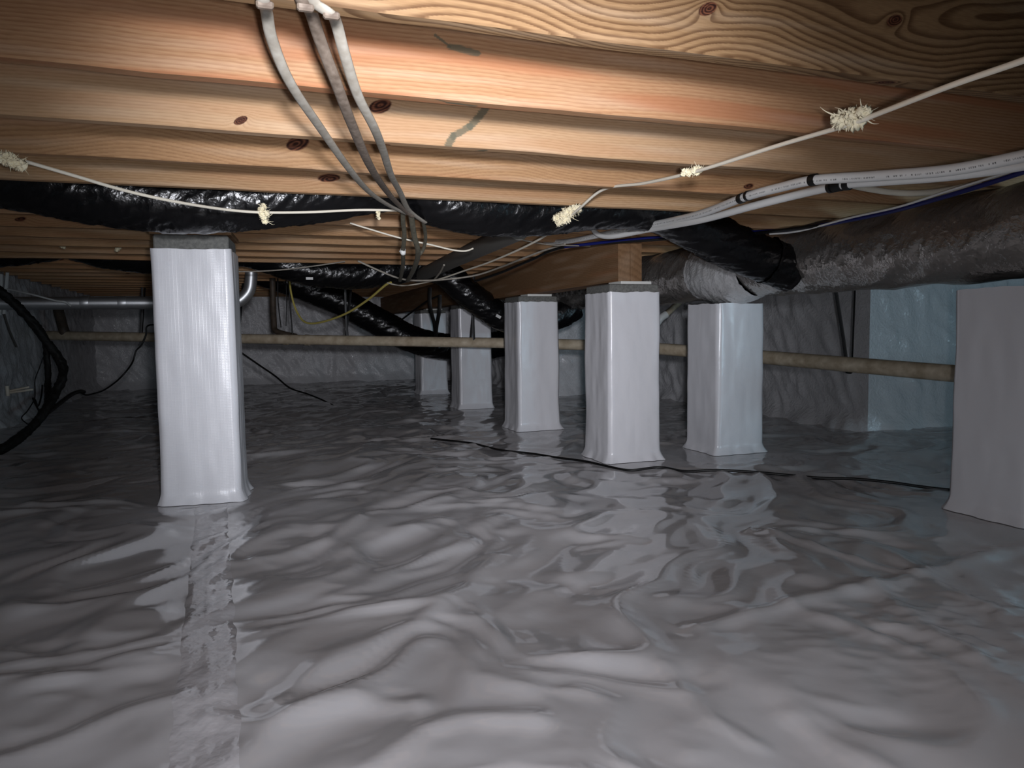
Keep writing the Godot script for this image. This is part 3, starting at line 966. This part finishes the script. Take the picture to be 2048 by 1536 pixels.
func build_pipes() -> void:
	var t := thing("drain_pipe", Vector3(-1.865, 0.747, -8.549), "long stained beige drain pipe crossing the whole space behind the piers", "pipe")
	var run := [Vector3(-1.865, 0.747, -8.549), Vector3(2.301, 0.623, -5.930), Vector3(2.848, 0.600, -5.306), Vector3(3.162, 0.555, -4.445), Vector3(3.443, 0.477, -2.528), Vector3(3.440, 0.455, -1.888), Vector3(5.52, 0.40, -1.35)]
	for k in run.size() - 1:  # the last length runs on to the end wall
		var g := Geo.new()
		var a: Vector3 = run[k]
		var b: Vector3 = run[k + 1]
		g.tube(even(PackedVector3Array([a, b]), 0.1), func(_s, _a, _k): return 0.0445, 28)
		commit("pipe_length", g, mats.pvc, t)
		if k > 0:
			g = Geo.new()
			var back := (run[k - 1] as Vector3 - a).normalized() * 0.055
			var on := (b - a).normalized() * 0.055
			g.tube(smooth([a + back, a, a + on], 4), func(_s, _a, _k): return 0.052, 28)
			commit("coupling", g, mats.pvc, t)
	# couplings and the two risers seen left of the middle
	for q in [Vector3(0.351, 0.680, -7.186), Vector3(0.535, 0.673, -7.077)]:
		var g := Geo.new()
		var on: Vector3 = (run[1] - run[0]).normalized() * 0.02
		g.tube(PackedVector3Array([q - on, q + on]), func(_s, _a, _k): return 0.0500, 24)
		commit("coupling", g, mats.pvc, t)
	var g2 := Geo.new()
	g2.tube(even(smooth([Vector3(0.438, 0.707, -7.136), Vector3(0.323, 0.736, -7.232), Vector3(0.261, 0.770, -7.311), Vector3(0.255, 0.841, -7.339), Vector3(0.254, 1.006, -7.385), Vector3(0.260, 1.313, -7.406)], 6), 0.02), func(_s, _a, _k): return 0.027, 20)
	tag(commit("riser_pipe", g2, mats.dark_pipe), "dark brown riser pipe with an elbow, joining the drain pipe", "pipe")
	g2 = Geo.new()
	g2.tube(even(smooth([Vector3(-1.682, 0.740, -8.441), Vector3(-1.703, 0.824, -8.433), Vector3(-1.709, 0.898, -8.399), Vector3(-1.717, 0.985, -8.355), Vector3(-1.706, 1.090, -8.306)], 6), 0.02), func(_s, _a, _k): return 0.047, 20)
	tag(commit("riser_pipe", g2, mats.dark_pipe), "stubby riser at the left end of the drain pipe", "pipe")
	t = thing("branch_pipe", Vector3(3.482, 0.812, -5.788), "small white elbow and beige branch pipe between two front piers", "pipe")
	g2 = Geo.new()
	g2.tube(PackedVector3Array([Vector3(3.895, 1.044, -5.977), Vector3(3.596, 0.892, -5.806), Vector3(3.521, 0.847, -5.776)]), func(_s, _a, _k): return 0.026, 18)
	commit("pipe_length", g2, mats.pvc, t)
	g2 = Geo.new()
	g2.tube(smooth([Vector3(3.524, 0.860, -5.755), Vector3(3.470, 0.829, -5.751), Vector3(3.434, 0.785, -5.750), Vector3(3.369, 0.742, -5.716)], 5), func(_s, _a, k): return 0.034 - 0.004 * k, 18)
	commit("elbow", g2, mats.white, t)
	# straps that carry the drain pipe
	strap(Vector3(-0.919, 1.194, -7.926), Vector3(-0.956, 0.677, -8.005), Vector3(-0.918, 1.206, -8.139), mats.strap, "strap hanging beside the left edge of the tall left pier")
	strap(Vector3(-0.050, 1.211, -7.403), Vector3(-0.058, 0.647, -7.447), Vector3(-0.006, 1.224, -7.601), mats.strap, "strap just right of the tall left pier, near the steel elbow")
	strap(Vector3(0.858, 1.199, -6.811), Vector3(0.866, 0.624, -6.870), Vector3(0.944, 1.212, -6.994), mats.strap, "strap below the yellow cable's low end")
	strap(Vector3(1.848, 1.220, -6.085), Vector3(1.862, 0.597, -6.213), Vector3(1.961, 1.243, -6.366), mats.strap, "strap in front of the second farthest girder pier")
	strap(Vector3(3.285, 1.055, -3.513), Vector3(3.383, 0.457, -3.474), Vector3(3.473, 1.058, -3.531), mats.strap, "widest strap, right of the bluish pier", Vector3(-0.88, 0, 0.47))
	# loose hanging wires left of the middle
	cable("wire", [Vector3(0.309, 1.312, -7.388), Vector3(0.300, 1.053, -7.372), Vector3(0.317, 0.793, -7.346)], 0.006, mats.strap, "dark wire hanging right beside the brown riser pipe", "wire")
	cable("wire", [Vector3(0.383, 1.248, -7.463), Vector3(0.379, 1.008, -7.446), Vector3(0.367, 0.807, -7.435)], 0.004, mats.strap, "thin dark wire hanging free, second right of the riser pipe", "wire")
	cable("wire", [Vector3(0.393, 1.226, -7.139), Vector3(0.396, 0.951, -7.116), Vector3(0.406, 0.730, -7.117)], 0.007, mats.strap, "dark wire dropping to the drain pipe, third right of the riser", "wire")
	# straps round the farthest duct
	cable("duct_strap", [Vector3(1.843, 1.099, -7.249), Vector3(1.745, 1.034, -7.492), Vector3(1.526, 0.850, -7.716)], 0.018, mats.rubber, "slanting black strap reaching from the girder to the farthest duct", "strap", "", 0.2)
	cable("duct_strap", [Vector3(1.728, 1.169, -7.189), Vector3(1.722, 0.997, -7.178), Vector3(1.780, 0.801, -7.248), Vector3(1.813, 0.650, -7.331)], 0.020, mats.rubber, "left arm of the black V-shaped strap before the farthest pier", "strap", "", 0.2)
	cable("duct_strap", [Vector3(1.818, 1.094, -7.151), Vector3(1.808, 0.947, -7.143), Vector3(1.798, 0.775, -7.240), Vector3(1.812, 0.624, -7.330)], 0.020, mats.rubber, "right arm of the black V-shaped strap before the farthest pier", "strap", "", 0.2)
	# grey pipe lying against the joists beside the girder
	g2 = Geo.new()
	g2.tube(even(PackedVector3Array([Vector3(1.221, 1.208, -3.284), Vector3(1.354, 1.190, -6.046)]), 0.1), func(_s, _a, _k): return 0.05, 24)
	tag(commit("grey_pipe", g2, mats.grey_pipe), "dull grey pipe slanting under the joists left of the girder", "pipe")


# ------------------------------------------------------------------ wires
func tuft(at: Vector3, along: Vector3, size: float, sd: int, label: String) -> void:
	var r := RandomNumberGenerator.new()
	r.seed = sd
	var dir := along.normalized()
	var g := Geo.new()
	for k in 7:
		var off := Vector3(r.randf_range(-1, 1), r.randf_range(-0.3, 1.0), r.randf_range(-1, 1)) * size * 0.17
		var c := at + dir * (k - 3.0) * size * 0.14 + off
		var wide := size * r.randf_range(0.16, 0.27)
		var way := (dir + Vector3(r.randf_range(-0.7, 0.7), r.randf_range(-0.7, 0.7), r.randf_range(-0.7, 0.7))).normalized()
		var path := PackedVector3Array()
		for i in 19:
			path.append(c + way * wide * (i / 9.0 - 1.0))
		g.tube(path, func(s, a, q): return 0.0003 + wide * sqrt(maxf(0.0, 1.0 - pow(q * 2.0 - 1.0, 2.0))) * (0.60 + 0.75 * nz.get_noise_3d(s * 3.2 / wide + sd, cos(a) * 2.2 + k * 5.0, sin(a) * 2.2)), 20, false)
	for k in 110:
		var start := at + dir * r.randf_range(-0.42, 0.42) * size + Vector3(r.randf_range(-1, 1), r.randf_range(-0.4, 1.0), r.randf_range(-1, 1)) * size * 0.14
		var out := Vector3(r.randf_range(-1, 1), r.randf_range(-0.8, 1.2), r.randf_range(-1, 1)).normalized()
		var long := size * (r.randf_range(0.12, 0.26) if k > 12 else r.randf_range(0.3, 0.5))
		var curl := Vector3(r.randf_range(-1, 1), r.randf_range(-1, 1), r.randf_range(-1, 1)) * long * 0.6
		var thick := size * (r.randf_range(0.006, 0.016) if k > 12 else r.randf_range(0.02, 0.04))
		g.tube(smooth([start, start + out * long * 0.5 + curl * 0.6, start + out * long + curl * 0.5], 4), func(_s, _a, q): return thick * (1.0 - q) + 0.0002, 5, false)
	tag(commit("insulation_tuft", g, mats.fluff), label, "insulation", "tufts of insulation on the wires")


func build_cables() -> void:
	var romex := "flat electrical cables draped from the nearest joist"
	cable("electrical_cable", [Vector3(0.041, 1.258, -1.200), Vector3(0.044, 1.244, -1.225), Vector3(0.052, 1.270, -1.322), Vector3(0.063, 1.254, -1.402), Vector3(0.098, 1.219, -1.514), Vector3(0.174, 1.199, -1.741), Vector3(0.289, 1.188, -2.115), Vector3(0.405, 1.200, -2.500), Vector3(0.532, 1.214, -2.828), Vector3(0.626, 1.214, -2.986)], 0.0105, mats.romex, "leftmost of three flat cables draped under the joists, pale grey", "cable", romex, 0.5)
	cable("electrical_cable", [Vector3(0.094, 1.265, -1.200), Vector3(0.103, 1.251, -1.225), Vector3(0.121, 1.267, -1.297), Vector3(0.142, 1.253, -1.373), Vector3(0.184, 1.209, -1.483), Vector3(0.238, 1.187, -1.675), Vector3(0.335, 1.183, -2.044), Vector3(0.469, 1.209, -2.531), Vector3(0.583, 1.216, -2.863), Vector3(0.648, 1.203, -2.978)], 0.0115, mats.dirty_romex, "middle of three draped cables, brown and grimy", "cable", romex, 0.5)
	cable("electrical_cable", [Vector3(0.096, 1.261, -1.190), Vector3(0.122, 1.250, -1.222), Vector3(0.143, 1.240, -1.225), Vector3(0.162, 1.258, -1.303), Vector3(0.185, 1.233, -1.378), Vector3(0.224, 1.203, -1.500), Vector3(0.281, 1.186, -1.659), Vector3(0.340, 1.193, -1.884), Vector3(0.424, 1.204, -2.227), Vector3(0.519, 1.218, -2.567), Vector3(0.620, 1.214, -2.903), Vector3(0.724, 1.194, -3.077)], 0.0105, mats.romex, "rightmost of three draped cables, pale grey with a kink", "cable", romex, 0.5)
	# staples on the nearest joist
	for s in [[Vector3(0.046, 1.243, -1.225), "cable staple holding the leftmost draped cable"], [Vector3(0.106, 1.247, -1.225), "cable staple holding the middle draped cable"], [Vector3(0.145, 1.240, -1.225), "cable staple holding the rightmost draped cable"]]:
		var g := Geo.new()
		g.box(Vector3(0.026, 0.012, 0.012), 0.003, Transform3D(Basis(), s[0] + Vector3(0, -0.004, 0.002)))
		tag(commit("cable_staple", g, mats.dirty_romex), s[1], "staple", "cable staples on the nearest joist")
	# the grimy tails that hang below the bundle
	cable("cable_tail", [Vector3(0.623, 1.226, -3.031), Vector3(0.638, 1.195, -3.108), Vector3(0.662, 1.156, -3.203), Vector3(0.684, 1.101, -3.351), Vector3(0.733, 1.063, -3.597), Vector3(0.835, 1.026, -4.196)], 0.010, mats.grime, "left grimy cable tail hanging from the bundle, white blob on it", "cable", "", 0.6)
	cable("cable_tail", [Vector3(0.649, 1.211, -2.999), Vector3(0.690, 1.149, -3.139), Vector3(0.737, 1.090, -3.278), Vector3(0.785, 1.050, -3.577), Vector3(0.876, 1.025, -4.182)], 0.012, mats.grime, "middle grimy cable tail hanging from the bundle, the darkest", "cable", "", 0.6)
	cable("cable_tail", [Vector3(0.717, 1.205, -3.081), Vector3(0.771, 1.157, -3.271), Vector3(0.781, 1.112, -3.370), Vector3(0.758, 1.085, -3.376)], 0.008, mats.grime, "short right cable tail curling to the middle one", "cable", "", 0.6)
	var blob := Geo.new()
	var bc := Vector3(0.682, 1.100, -3.341)
	var bp := PackedVector3Array()
	for i in 13:
		bp.append(bc + Vector3(0, (i / 6.0 - 1.0) * 0.018, 0))
	blob.tube(bp, func(s, a, q): return 0.001 + 0.013 * sqrt(maxf(0, 1.0 - pow(2.0 * q - 1.0, 2.0))) * (1.0 + 0.3 * nz.get_noise_2d(s * 90.0, a)), 14, false)
	tag(commit("paint_blob", blob, mats.white), "small whitish blob stuck on the left hanging cable tail", "blob")
	# long white line from the top right corner to the middle
	cable("white_line", [Vector3(1.065, 1.121, -0.735), Vector3(1.084, 1.123, -0.792), Vector3(1.108, 1.132, -0.933), Vector3(1.161, 1.146, -1.128), Vector3(1.169, 1.147, -1.211), Vector3(1.215, 1.172, -1.494), Vector3(1.253, 1.194, -1.876), Vector3(1.288, 1.229, -2.239), Vector3(1.285, 1.262, -2.541), Vector3(1.275, 1.214, -2.775), Vector3(1.327, 1.168, -3.286), Vector3(1.347, 1.138, -4.021), Vector3(1.326, 1.121, -4.560), Vector3(1.248, 1.091, -5.012), Vector3(1.097, 1.071, -5.331), Vector3(1.006, 1.101, -5.525)], 0.0052, mats.cream, "long cream line crossing from the top right corner down to the middle", "cable")
	cable("yellow_cable", [Vector3(1.031, 1.104, -5.517), Vector3(0.997, 1.086, -5.581), Vector3(0.909, 0.990, -5.871), Vector3(0.777, 0.890, -6.230), Vector3(0.609, 0.827, -6.605), Vector3(0.498, 0.835, -6.805), Vector3(0.438, 0.936, -6.941), Vector3(0.404, 1.083, -7.017), Vector3(0.395, 1.222, -7.085), Vector3(0.398, 1.363, -7.148)], 0.009, mats.yellow, "dull yellow cable looping down in front of the far wall", "cable")
	cable("white_line", [Vector3(-0.546, 1.144, -1.931), Vector3(-0.509, 1.161, -2.079), Vector3(-0.506, 1.179, -2.196), Vector3(-0.418, 1.171, -2.313), Vector3(-0.314, 1.159, -2.435), Vector3(-0.191, 1.152, -2.550), Vector3(-0.050, 1.159, -2.713), Vector3(0.075, 1.167, -2.796), Vector3(0.242, 1.187, -2.877), Vector3(0.437, 1.214, -2.948), Vector3(0.603, 1.226, -2.995)], 0.0048, mats.cream, "cream line sagging across the big black duct at left", "cable")
	tuft(Vector3(1.169, 1.153, -1.200), Vector3(1.205, 1.160, -1.305) - Vector3(1.161, 1.146, -1.128), 0.082, 3, "largest fluffy insulation tuft, on the cream line at upper right")
	tuft(Vector3(1.249, 1.194, -1.899), Vector3(-1, -0.1, -0.8), 0.05, 5, "small insulation tuft halfway along the right cream line")
	tuft(Vector3(1.262, 1.202, -2.832), Vector3(-1, -0.5, -0.6), 0.105, 7, "ragged insulation tuft on the cream line before the middle black duct")
	tuft(Vector3(-0.507, 1.147, -2.045), Vector3(1, -0.2, -0.2), 0.075, 9, "pale insulation tuft at the left edge of the picture")
	tuft(Vector3(0.077, 1.163, -2.796), Vector3(0.3, -1, 0), 0.062, 12, "insulation tuft on the left cream line, over the black duct")
	tuft(Vector3(0.512, 1.199, -2.973), Vector3(0, -1, 0), 0.03, 13, "tiny insulation shred hanging where the cables meet")
	tuft(Vector3(-0.980, 1.267, -4.971), Vector3(0, -1, 0), 0.045, 14, "faint tuft against a far joist, nearer the left edge")
	tuft(Vector3(-0.695, 1.269, -4.976), Vector3(0, -1, 0), 0.06, 15, "faint tuft against a far joist, just left of the tall pier")
	# thin strings farther in
	cable("string", [Vector3(0.484, 1.255, -3.594), Vector3(0.564, 1.231, -3.585), Vector3(0.716, 1.189, -3.570), Vector3(0.860, 1.160, -3.559), Vector3(0.973, 1.137, -3.559), Vector3(1.036, 1.133, -3.557), Vector3(1.080, 1.147, -3.564)], 0.0042, mats.cream, "short cream string with a curled end beneath the cable bundle", "string")
	cable("string", [Vector3(0.674, 1.181, -4.692), Vector3(0.818, 1.125, -4.742), Vector3(0.955, 1.083, -4.796), Vector3(1.084, 1.075, -4.856), Vector3(1.281, 1.087, -4.893), Vector3(1.473, 1.111, -4.826), Vector3(1.568, 1.146, -4.582), Vector3(1.587, 1.167, -4.257), Vector3(1.641, 1.196, -4.027), Vector3(1.683, 1.212, -3.800)], 0.006, mats.romex, "thin grey string curving below the joists to the water pipes", "string")
	cable("string", [Vector3(-0.153, 1.177, -5.627), Vector3(0.045, 1.179, -5.609), Vector3(0.248, 1.191, -5.590), Vector3(0.456, 1.217, -5.571), Vector3(0.702, 1.255, -5.540)], 0.005, mats.romex, "thin grey string in front of the second duct, right of the tall pier", "string")
	cable("string", [Vector3(-1.342, 1.379, -5.003), Vector3(-1.264, 1.359, -4.995), Vector3(-1.185, 1.322, -4.996), Vector3(-1.077, 1.289, -5.008), Vector3(-0.925, 1.264, -5.004)], 0.004, mats.romex, "thin slack string at the left edge under the first duct", "string")
	cable("string", [Vector3(1.182, 1.207, -3.447), Vector3(1.392, 1.192, -3.584), Vector3(1.591, 1.195, -3.725), Vector3(1.858, 1.210, -3.844)], 0.0035, mats.romex, "thin string below the right sag of the nearest duct", "string")
	cable("string", [Vector3(1.176, 1.149, -4.509), Vector3(1.201, 1.118, -4.711), Vector3(1.223, 1.088, -4.967)], 0.006, mats.romex, "short string joining the cream line to a joist", "string")
	# white water pipes with black clips
	var p1 := thing("water_pipe", Vector3(1.550, 1.156, -1.714), "upper white plastic water pipe with small print, right side", "pipe")
	var g := Geo.new()
	g.tube(smooth([Vector3(1.606, 1.101, -1.050), Vector3(1.648, 1.112, -1.196), Vector3(1.627, 1.114, -1.363), Vector3(1.592, 1.136, -1.559), Vector3(1.551, 1.157, -1.735), Vector3(1.566, 1.167, -1.901), Vector3(1.592, 1.174, -2.105), Vector3(1.693, 1.184, -2.517), Vector3(1.789, 1.217, -3.018), Vector3(1.777, 1.233, -3.556), Vector3(1.766, 1.249, -3.986), Vector3(1.720, 1.284, -4.219), Vector3(1.692, 1.346, -4.287), Vector3(1.684, 1.444, -4.297)], 10), func(_s, _a, _k): return 0.0143, 20)
	commit("pipe", g, mats.pex, p1)
	var p2 := thing("water_pipe", Vector3(1.566, 1.132, -1.813), "lower white plastic water pipe under the printed one", "pipe")
	g = Geo.new()
	g.tube(smooth([Vector3(1.712, 1.106, -1.119), Vector3(1.757, 1.115, -1.274), Vector3(1.717, 1.120, -1.438), Vector3(1.674, 1.136, -1.604), Vector3(1.647, 1.147, -1.721), Vector3(1.652, 1.153, -1.911), Vector3(1.658, 1.154, -2.165), Vector3(1.721, 1.166, -2.558), Vector3(1.792, 1.199, -3.068), Vector3(1.756, 1.206, -3.401), Vector3(1.735, 1.244, -3.529), Vector3(1.731, 1.310, -3.556), Vector3(1.733, 1.375, -3.561)], 10), func(_s, _a, _k): return 0.0130, 18)
	commit("pipe", g, mats.white, p2)
	for c in [[p1, Vector3(1.553, 1.158, -1.729), Vector3(1.551, 1.159, -1.751)], [p1, Vector3(1.588, 1.174, -2.074), Vector3(1.590, 1.175, -2.090)], [p1, Vector3(1.593, 1.174, -2.115), Vector3(1.595, 1.173, -2.136)], [p2, Vector3(1.649, 1.145, -1.704), Vector3(1.646, 1.147, -1.721)], [p2, Vector3(1.647, 1.148, -1.732), Vector3(1.643, 1.148, -1.760)], [p2, Vector3(1.642, 1.148, -1.765), Vector3(1.642, 1.148, -1.776)]]:
		g = Geo.new()
		g.tube(PackedVector3Array([c[1], c[2]]), func(_s, _a, _k): return 0.0172, 18)
		commit("clip", g, mats.rubber, c[0])
	cable("water_line", [Vector3(1.862, 1.198, -1.925), Vector3(1.972, 1.206, -1.993), Vector3(2.149, 1.206, -2.036), Vector3(2.291, 1.210, -2.038), Vector3(2.438, 1.230, -2.041), Vector3(2.542, 1.254, -2.005)], 0.011, mats.cream, "short cream plastic line branching off the white pipes", "pipe")
	# blue cable and its companions along the trunk
	cable("blue_cable", [Vector3(2.193, 1.203, -1.487), Vector3(2.245, 1.199, -1.628), Vector3(2.257, 1.175, -1.888), Vector3(2.316, 1.167, -2.239), Vector3(2.308, 1.168, -2.668), Vector3(2.304, 1.198, -3.044), Vector3(2.024, 1.214, -3.465), Vector3(1.814, 1.210, -3.753), Vector3(1.724, 1.206, -3.892)], 0.0085, mats.blue, "blue cable running along the top of the silver trunk", "cable")
	cable("black_cable", [Vector3(2.281, 1.158, -2.517), Vector3(2.259, 1.167, -2.739), Vector3(2.304, 1.191, -3.044), Vector3(2.024, 1.204, -3.465), Vector3(1.724, 1.206, -3.892), Vector3(1.607, 1.151, -4.142), Vector3(1.502, 1.095, -4.389), Vector3(1.413, 1.060, -4.631)], 0.008, mats.rubber, "black cable beside the blue one, drooping along the girder", "cable")
	cable("white_wire", [Vector3(2.194, 1.215, -1.488), Vector3(2.246, 1.212, -1.629), Vector3(2.257, 1.191, -1.889), Vector3(2.264, 1.171, -2.098), Vector3(2.284, 1.168, -2.357), Vector3(2.272, 1.151, -2.626), Vector3(2.284, 1.164, -2.836)], 0.0042, mats.white, "thin white wire following the blue cable above the trunk", "wire")
	# cords on the floor
	var cord := []
	for q in [Vector3(1.184, -0.000, -4.990), Vector3(1.281, 0.000, -4.842), Vector3(1.389, -0.000, -4.670), Vector3(1.456, 0.000, -4.303), Vector3(1.599, 0.000, -4.116), Vector3(1.661, 0.000, -3.916), Vector3(1.750, 0.000, -3.699), Vector3(1.795, 0.000, -3.515), Vector3(1.857, 0.000, -3.381), Vector3(2.005, 0.000, -3.331), Vector3(2.079, 0.000, -3.211), Vector3(2.193, 0.000, -3.118), Vector3(2.328, 0.000, -3.018), Vector3(2.445, 0.000, -2.940), Vector3(2.569, 0.000, -2.807), Vector3(2.684, 0.000, -2.706), Vector3(2.778, 0.000, -2.592), Vector3(2.895, 0.000, -2.506), Vector3(2.999, 0.000, -2.415), Vector3(3.209, 0.000, -2.247)]:
		cord.append(Vector3(q.x, ground(q.x, -q.z) + 0.007, q.z))
	cable("power_cord", cord, 0.0068, mats.rubber, "thin black cord lying across the floor before the right piers", "cord")
	cable("slack_cord", [Vector3(-0.515, 0.801, -7.218), Vector3(-0.220, 0.703, -7.211), Vector3(-0.077, 0.589, -7.311), Vector3(0.095, 0.452, -7.399), Vector3(0.254, 0.325, -7.545), Vector3(0.403, 0.184, -7.800), Vector3(0.598, 0.088, -8.149), Vector3(0.769, 0.000, -8.338), Vector3(0.811, 0.000, -7.598)], 0.0085, mats.rubber, "thin black cord slanting to the floor right of the tall left pier", "cord")
	cable("slack_cord", [Vector3(-0.515, 0.801, -7.218), Vector3(-0.800, 0.828, -7.322), Vector3(-0.837, 0.739, -7.328), Vector3(-0.878, 0.651, -7.336), Vector3(-0.926, 0.598, -7.349), Vector3(-0.955, 0.509, -7.353), Vector3(-1.014, 0.434, -7.475), Vector3(-1.085, 0.354, -7.494), Vector3(-1.164, 0.294, -7.624), Vector3(-1.262, 0.233, -7.761), Vector3(-1.334, 0.206, -7.785), Vector3(-1.422, 0.189, -7.815), Vector3(-1.465, 0.212, -7.832)], 0.0075, mats.rubber, "thin kinked black cord dropping left of the tall left pier", "cord")
	cable("dark_tube", [Vector3(-1.455, 0.211, -7.914), Vector3(-1.473, 0.222, -7.836), Vector3(-1.496, 0.215, -7.630), Vector3(-1.512, 0.179, -7.314), Vector3(-1.521, 0.141, -6.995), Vector3(-1.522, 0.122, -6.780)], 0.018, mats.strap, "short dark tube on the floor joining the black hose", "tube")


func build_left_corner() -> void:
	var shag := func(sd: float, r: float) -> Callable:
		return func(s, a, _k): return r * (1.0 + 0.30 * nz.get_noise_3d(s * 9.0 + sd, cos(a), sin(a)) + 0.22 * ridge.get_noise_3d(s * 30.0 + sd, cos(a) * 2.0, sin(a) * 2.0))
	var g := Geo.new()
	g.tube(even(smooth([Vector3(-1.644, 1.124, -5.943), Vector3(-1.545, 1.020, -6.006), Vector3(-1.471, 0.931, -6.026), Vector3(-1.391, 0.813, -6.042), Vector3(-1.335, 0.706, -6.067), Vector3(-1.284, 0.612, -6.094), Vector3(-1.243, 0.515, -6.072), Vector3(-1.238, 0.436, -6.011), Vector3(-1.269, 0.345, -5.962), Vector3(-1.304, 0.250, -5.860), Vector3(-1.362, 0.150, -5.767), Vector3(-1.433, 0.071, -5.626), Vector3(-1.511, 0.014, -5.490), Vector3(-1.665, -0.064, -5.326)], 10), 0.012), shag.call(0.0, 0.028), 18)
	tag(commit("black_hose", g, mats.sheath), "thick shaggy black hose looping from the left edge to the floor", "hose")
	g = Geo.new()
	g.tube(even(smooth([Vector3(-1.373, 0.742, -6.136), Vector3(-1.354, 0.659, -6.144), Vector3(-1.349, 0.534, -6.133), Vector3(-1.340, 0.411, -6.077), Vector3(-1.327, 0.310, -5.980), Vector3(-1.319, 0.248, -5.887)], 10), 0.012), shag.call(7.0, 0.019), 16)
	tag(commit("black_hose", g, mats.sheath), "thinner straight black hose inside the loop of the thick one", "hose")
	cable("wire", [Vector3(-1.372, 0.588, -6.124), Vector3(-1.402, 0.507, -6.128), Vector3(-1.432, 0.428, -6.133), Vector3(-1.435, 0.339, -6.127), Vector3(-1.417, 0.294, -6.011), Vector3(-1.435, 0.228, -5.905), Vector3(-1.446, 0.191, -5.800), Vector3(-1.396, 0.156, -5.726)], 0.004, mats.rubber, "thin black wire looping left of the black hoses", "wire")
	cable("wire", [Vector3(-1.370, 0.395, -6.055), Vector3(-1.370, 0.311, -5.995), Vector3(-1.365, 0.261, -5.883), Vector3(-1.383, 0.303, -5.893), Vector3(-1.396, 0.310, -5.898), Vector3(-1.347, 0.232, -5.821)], 0.006, mats.rubber, "short black wire stub on the hose near the floor", "wire")
	# white strips and a plastic bracket on the left wall
	cable("white_strip", [Vector3(-1.679, 1.225, -6.603), Vector3(-1.710, 1.096, -6.657), Vector3(-1.746, 0.915, -6.709)], 0.012, mats.white, "upright white strip at the left edge under the joists", "strip", "", 0.4)
	cable("white_strip", [Vector3(-1.722, 1.214, -6.617), Vector3(-1.747, 1.058, -6.667), Vector3(-1.775, 0.908, -6.719)], 0.010, mats.white, "upright white strip cut by the left picture edge", "strip", "", 0.4)
	cable("white_strip", [Vector3(-1.746, 0.915, -6.709), Vector3(-1.729, 0.792, -6.747), Vector3(-1.709, 0.658, -6.836)], 0.012, mats.grey_pipe, "slanting grey strip below the upright white one", "strip", "", 0.4)
	cable("white_strip", [Vector3(-1.754, 1.109, -6.621), Vector3(-1.707, 1.106, -6.625)], 0.007, mats.white, "short level white rung between the two upright strips", "strip")
	cable("string", [Vector3(-1.668, 1.097, -6.536), Vector3(-1.497, 1.055, -6.418), Vector3(-1.324, 1.004, -6.352), Vector3(-1.255, 0.992, -6.326), Vector3(-1.229, 0.964, -6.368)], 0.007, mats.white, "white string drooping over the steel vent pipe", "string")
	var t := thing("wall_bracket", Vector3(-1.651, 0.334, -6.311), "small white plastic bracket with two prongs on the left wall", "bracket")
	for q in [[Vector3(-1.670, 0.338, -6.371), Vector3(-1.544, 0.362, -6.434)], [Vector3(-1.663, 0.327, -6.368), Vector3(-1.516, 0.343, -6.423)]]:
		g = Geo.new()
		g.tube(PackedVector3Array(q), func(_s, _a, _k): return 0.008, 12)
		commit("prong", g, mats.cream, t)
	g = Geo.new()
	g.tube(PackedVector3Array([Vector3(-1.665, 0.379, -6.362), Vector3(-1.661, 0.305, -6.355)]), func(_s, _a, _k): return 0.013, 12)
	commit("base", g, mats.cream, t)
	g = Geo.new()
	g.tube(even(PackedVector3Array([Vector3(-1.311, 1.353, -4.883), Vector3(-1.238, 1.344, -4.857), Vector3(-1.202, 1.335, -4.843)]), 0.01), func(s, a, k): return 0.006 + 0.014 * sin(k * PI) * (1.0 + 0.5 * nz.get_noise_2d(s * 70.0, a)), 14)
	tag(commit("foil_scrap", g, mats.steel), "shiny scrap of foil tape at the left edge under the duct", "foil")
